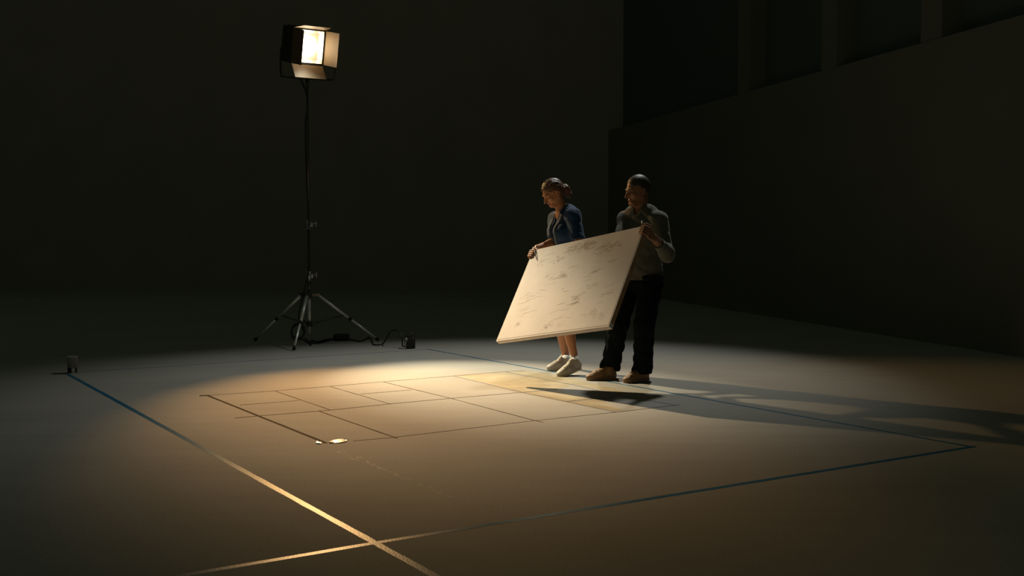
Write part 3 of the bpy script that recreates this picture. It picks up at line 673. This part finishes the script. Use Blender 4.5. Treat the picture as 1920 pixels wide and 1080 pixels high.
# collar and facings folded open along the V, laid on the shirt
SF = F
top_, bot_ = neck[2]-.012, vt_[2]-.09
for q in (1, -1):
    bm = bmesh.new(); rows = []
    for i in range(34):
        h_ = top_-(top_-pel[2]-.02)*i/33; fr = min(1, (top_-h_)/(top_-bot_)); wv = .044*(1-fr)+.006*fr
        axp = chest+(pel-chest)*np.clip((chest[2]-h_)/(chest[2]-pel[2]), 0, 1) if h_ < chest[2] else chest+(neck-chest)*(h_-chest[2])/(neck[2]-chest[2])
        axp = np.array([axp[0], axp[1], h_]); wd = .030 if i < 16 else .022
        e0 = SF.surf(axp+wl*q*(wv+.008), wf, .26); e1 = SF.surf(axp+wl*q*(wv+.008+wd), wf, .26)
        rows.append([bm.verts.new(tuple(v)) for v in (e0-wf*.004, e0+wf*.007, e1+wf*.006, e1-wf*.004)])
    for a, b in zip(rows, rows[1:]):
        for k in range(4): bm.faces.new((a[k], a[(k+1) % 4], b[(k+1) % 4], b[k]))
    bm.faces.new(rows[0]); bm.faces.new(rows[-1][::-1]); tag(bmo('placket', bm, 'placket', sh_, True), 'greyer front facing of the shirt')
bm = bmesh.new(); rows = []
for k in range(25):
    a = math.radians(62+236*k/24); o = wf*math.cos(a)+wl*math.sin(a); b0 = neck+o*.055-UP*.010-wf*.004; hh = .036-.012*(math.cos(a) > .5)
    rows.append([bm.verts.new(tuple(v)) for v in (b0, b0+UP*hh-o*.006, b0+UP*hh+o*.004, b0+UP*hh*.1+o*.024, b0-UP*.008+o*.018)])
for a, b in zip(rows, rows[1:]):
    for k in range(5): bm.faces.new((a[k], a[(k+1) % 5], b[(k+1) % 5], b[k]))
bm.faces.new(rows[0]); bm.faces.new(rows[-1][::-1]); bmo('collar', bm, 'navy', sh_, True)
F = Field((.1, 9.5, .42), (.85, 10.45, .96), .005)
F.cap(pel, pel-UP*.05, .108, .112, k=.04, axis=wl, st=1.4)
for h_, k_ in ((hipN, knN), (hipF, knF)): F.cap(h_, h_+(k_-h_)*.55, .096, .085, k=.03)
F.half(pel+UP*.03, UP, .003); F.wrinkle(.003, 30, 6, wl, .5)
for h_, k_ in ((hipN, knN), (hipF, knF)): F.half(h_+(k_-h_)*.55, k_-h_, .003)
link('shorts', F.mesh('shorts'), 'shorts', t, True)
# socks and sneakers
TN = shoe(t, G(1044, 706), wf, math.radians(17), 'sneaker', 'ssole', 'lace', True, .262)
TF = shoe(t, G(1026, 695.5), wf, 0, 'sneaker', 'ssole', 'lace', True, .262)
for T, an, kn in ((TN, anN, knN), (TF, anF, knF)):
    up_ = an+(kn-an)*.035
    tubeo('sock', spline([T(-.200, 0, .05), T(-.200, 0, .095), an-UP*.015, up_], 5), [.036]*5+[.0365]*5+[.0375]*5+[.039], 'sock', t, 18)

# ================================================================== the man
mf, ml = foot_dirs((-.62, -.78))
pel, chest, neck = P(1203, 512, 9.42), P(1206, 436, 9.40), P(1203, 392, 9.40)
hm = Head(P(1195, 358, 9.37), (-.90, -.40, -.13), 1.03)
shL, shR = P(1236, 413, 9.27), P(1173, 412, 9.53)
elL, wrL = P(1250, 474, 9.18), P(1226, 446, 8.95)
elR, wrR = P(1164, 452, 9.32), np.array([.87, 9.03, 1.02])
hipL, hipR = pel+ml*.10-UP*.02, pel-ml*.10-UP*.02
knL, anL = P(1208, 612, 9.30), P(1205, 694, 9.38)
knR, anR = P(1160, 606, 9.44), P(1144, 688, 9.56)
t = thing('person', 'man in grey shirt and dark trousers holding the top right corner of the board', 'person', (pel[0], pel[1], 0))
F = Field((.62, 8.62, .06), (1.48, 9.85, 1.80), .004)
hm.skin(F, True)
F.cap(neck-UP*.02, hm.p(-.025, 0, -.05), .060, .056, k=.03)
F.cap(pel, chest, .095, .105, k=.05, axis=ml, st=1.4); F.cap(chest, chest+UP*.11, .10, .065, k=.05, axis=ml, st=1.45)
F.cap(shL, shR, .050, k=.05); F.cap(neck-UP*.05-ml*.08, neck-UP*.05+ml*.08, .045, k=.05)
F.cap(hipL, hipR, .082, k=.05)
for (s, e, w_) in ((shL, elL, wrL), (shR, elR, wrR)): F.cap(s, e, .050, .042, k=.03); F.cap(e, w_, .042, .028, k=.02)
for (h_, k_, a_2) in ((hipL, knL, anL), (hipR, knR, anR)): F.cap(h_, k_, .074, .054, k=.03); F.cap(k_, a_2, .052, .036, k=.02)
open_hand(F, wrR, bn*.8-ex*.5, ez*-.2+bn*.3, -1, 1.0, .2)
edge_hand(F, wrL, TR, -ez, ex, .016, 1.04)
fingers(F, [[wrL+UP*.01, TR+ez*.016-bn*.040+ex*.018, TR+ez*.018-bn*.006+ex*.002, TR+ez*.014+bn*.006-ex*.022]], .0108)
me = F.mesh('body'); paint_lips(me, hm); link('body', me, ['skinm', 'lip'], t, True)
F = Field(hm.c-.17, hm.c+.18, .0035)
F.ell(hm.p(-.018, 0, .038), hm.r(.099, .079, .093), hm.R, .01)
F.half(hm.p(.066, 0, .060), hm.f-hm.u*.42, .006)
F.half(hm.p(0, 0, -.040), -hm.u, .01)
for q in (1, -1): F.ell(hm.p(.06, q*.080, -.01), hm.r(.065, .04, .065), hm.R, .006, '-'); F.ell(hm.p(-.014, q*.09, -.015), hm.r(.020, .025, .034), hm.R, .004, '-')
F.ell(hm.p(.04, 0, -.06), hm.r(.10, .1, .07), hm.R, .01, '-')
F.wrinkle(.0012, 330, 9, hm.u, 1)
link('hair', F.mesh('hair'), 'hairm', t, True)
for q in (1, -1):
    tubeo('eyebrow', spline([hm.p(.095, q*.013, .017), hm.p(.093, q*.030, .022), hm.p(.079, q*.048, .016)], 4), .0035, 'hairm', t, 6)
    tubeo('eyelash', spline([hm.p(.0865, q*.020, -.004), hm.p(.0885, q*.031, -.005), hm.p(.083, q*.043, -.003)], 4), .0022, 'eye', t, 6)
# long sleeved shirt
F = Field((.60, 8.70, .78), (1.52, 9.90, 1.54), .004)
F.cap(pel+UP*.03, chest, .118, .126, k=.05, axis=ml, st=1.36); F.cap(chest, chest+UP*.12, .118, .068, k=.05, axis=ml, st=1.5)
F.cap(pel-UP*.07, pel+UP*.08, .128, .119, k=.04, axis=ml, st=1.38)
F.cap(shL, shR, .058, k=.06)
for q_ in (shL, shR): F.cap(neck+(q_-neck)*.30+UP*.006, q_+UP*.002, .044, .054, k=.04); F.cap(neck-UP*.035-ml*.07, neck-UP*.035+ml*.07, .052, k=.05)
for s, e, w_ in ((shL, elL, wrL), (shR, elR, wrR)):
    F.cap(s, e, .060, .055, k=.04); F.cap(e, e+(w_-e)*.62, .058, .044, k=.03)
F.cap(elL-UP*.02, elL-UP*.03+ml*.01, .046, k=.03)
F.wrinkle(.0034, 27, 12, UP+ml*.6, 1.2)
for e, w_ in ((elL, wrL), (elR, wrR)): F.half(e+(w_-e)*.66, w_-e, .003, e+(w_-e)*.66-.075, w_+.08)
F.half(pel-UP*.055, -UP, .003)
F.cap(neck+UP*.03, neck+UP*.25, .054, .10, k=.004, op='-')
F.cap(neck+mf*.05+UP*.0, neck+mf*.11-UP*.05, .035, .012, k=.004, op='-')
sh_ = link('shirt', F.mesh('shirt'), 'grey', t, True)
# collar
bm = bmesh.new(); rows = []
for k in range(25):
    a = math.radians(35+290*k/24); o = mf*math.cos(a)+ml*math.sin(a); b0 = neck+o*.066-UP*.010-mf*.004; hh = .052-.014*abs(math.cos(a))*(1 if math.cos(a) > 0 else 0)
    dr = UP if math.cos(a) < .5 else UP*.8
    rows.append([bm.verts.new(tuple(v)) for v in (b0, b0+dr*hh-o*.004, b0+dr*hh+o*.006, b0+dr*hh*.4+o*.020, b0+o*.016)])
for a, b in zip(rows, rows[1:]):
    for k in range(5): bm.faces.new((a[k], a[(k+1) % 5], b[(k+1) % 5], b[k]))
bm.faces.new(rows[0]); bm.faces.new(rows[-1][::-1]); bmo('collar', bm, 'grey', sh_, True)
F = Field((.55, 8.95, .03), (1.50, 9.85, .98), .004)
F.cap(pel+UP*.0, pel-UP*.04, .112, .116, k=.04, axis=ml, st=1.38)
for h_, k_, a_2 in ((hipL, knL, anL), (hipR, knR, anR)):
    F.cap(h_, k_, .100, .078, k=.035); F.cap(k_, a_2-UP*.03, .078, .076, k=.03); F.cap(a_2+mf*.02-UP*.0, a_2+mf*.012-UP*.04, .074, .076, k=.02)
F.wrinkle(.0055, 30, 21, UP, 1.2)
F.half(pel-UP*.01, UP, .003); F.half((0, 0, .066), -UP, .003)
link('trousers', F.mesh('trousers'), 'trouser', t, True)
TL_ = shoe(t, G(1170, 718.5), (-.78, -.55), 0, 'tan', 'tsole', 'tan', False, .275)
TR_ = shoe(t, G(1099, 713.5), (-.95, -.30), 0, 'tan', 'tsole', 'tan', False, .28)

# ------------------------------------------------------------------ pencils
def pencil(a, b, m, label, par=None):
    a = np.asarray(a); b = np.asarray(b); d = b-a
    t = thing('pencil', label, 'pencil', a)
    tubeo('shaft', [a, a+d*.88], .0032, m, t, 6); tubeo('tip', [a+d*.88, b], [.0032, .0006], 'eye' if m == 'pencil' else m, t, 6)
x0, z0 = bpx(1002, 467); x1, z1 = bpx(1007.5, 489.5)
pencil(BP(x0, z0+.012, .016), BP(x1, z1, .005), 'pencil', 'thin dark pencil in the woman\'s fingers, pointing down over the board')
pencil(TR+ez*.008-ex*.034+bn*.010, TR+ez*.055-ex*.052+bn*.006, 'pale', 'thin pale pencil stub sticking up at the board corner by the man\'s fingers')
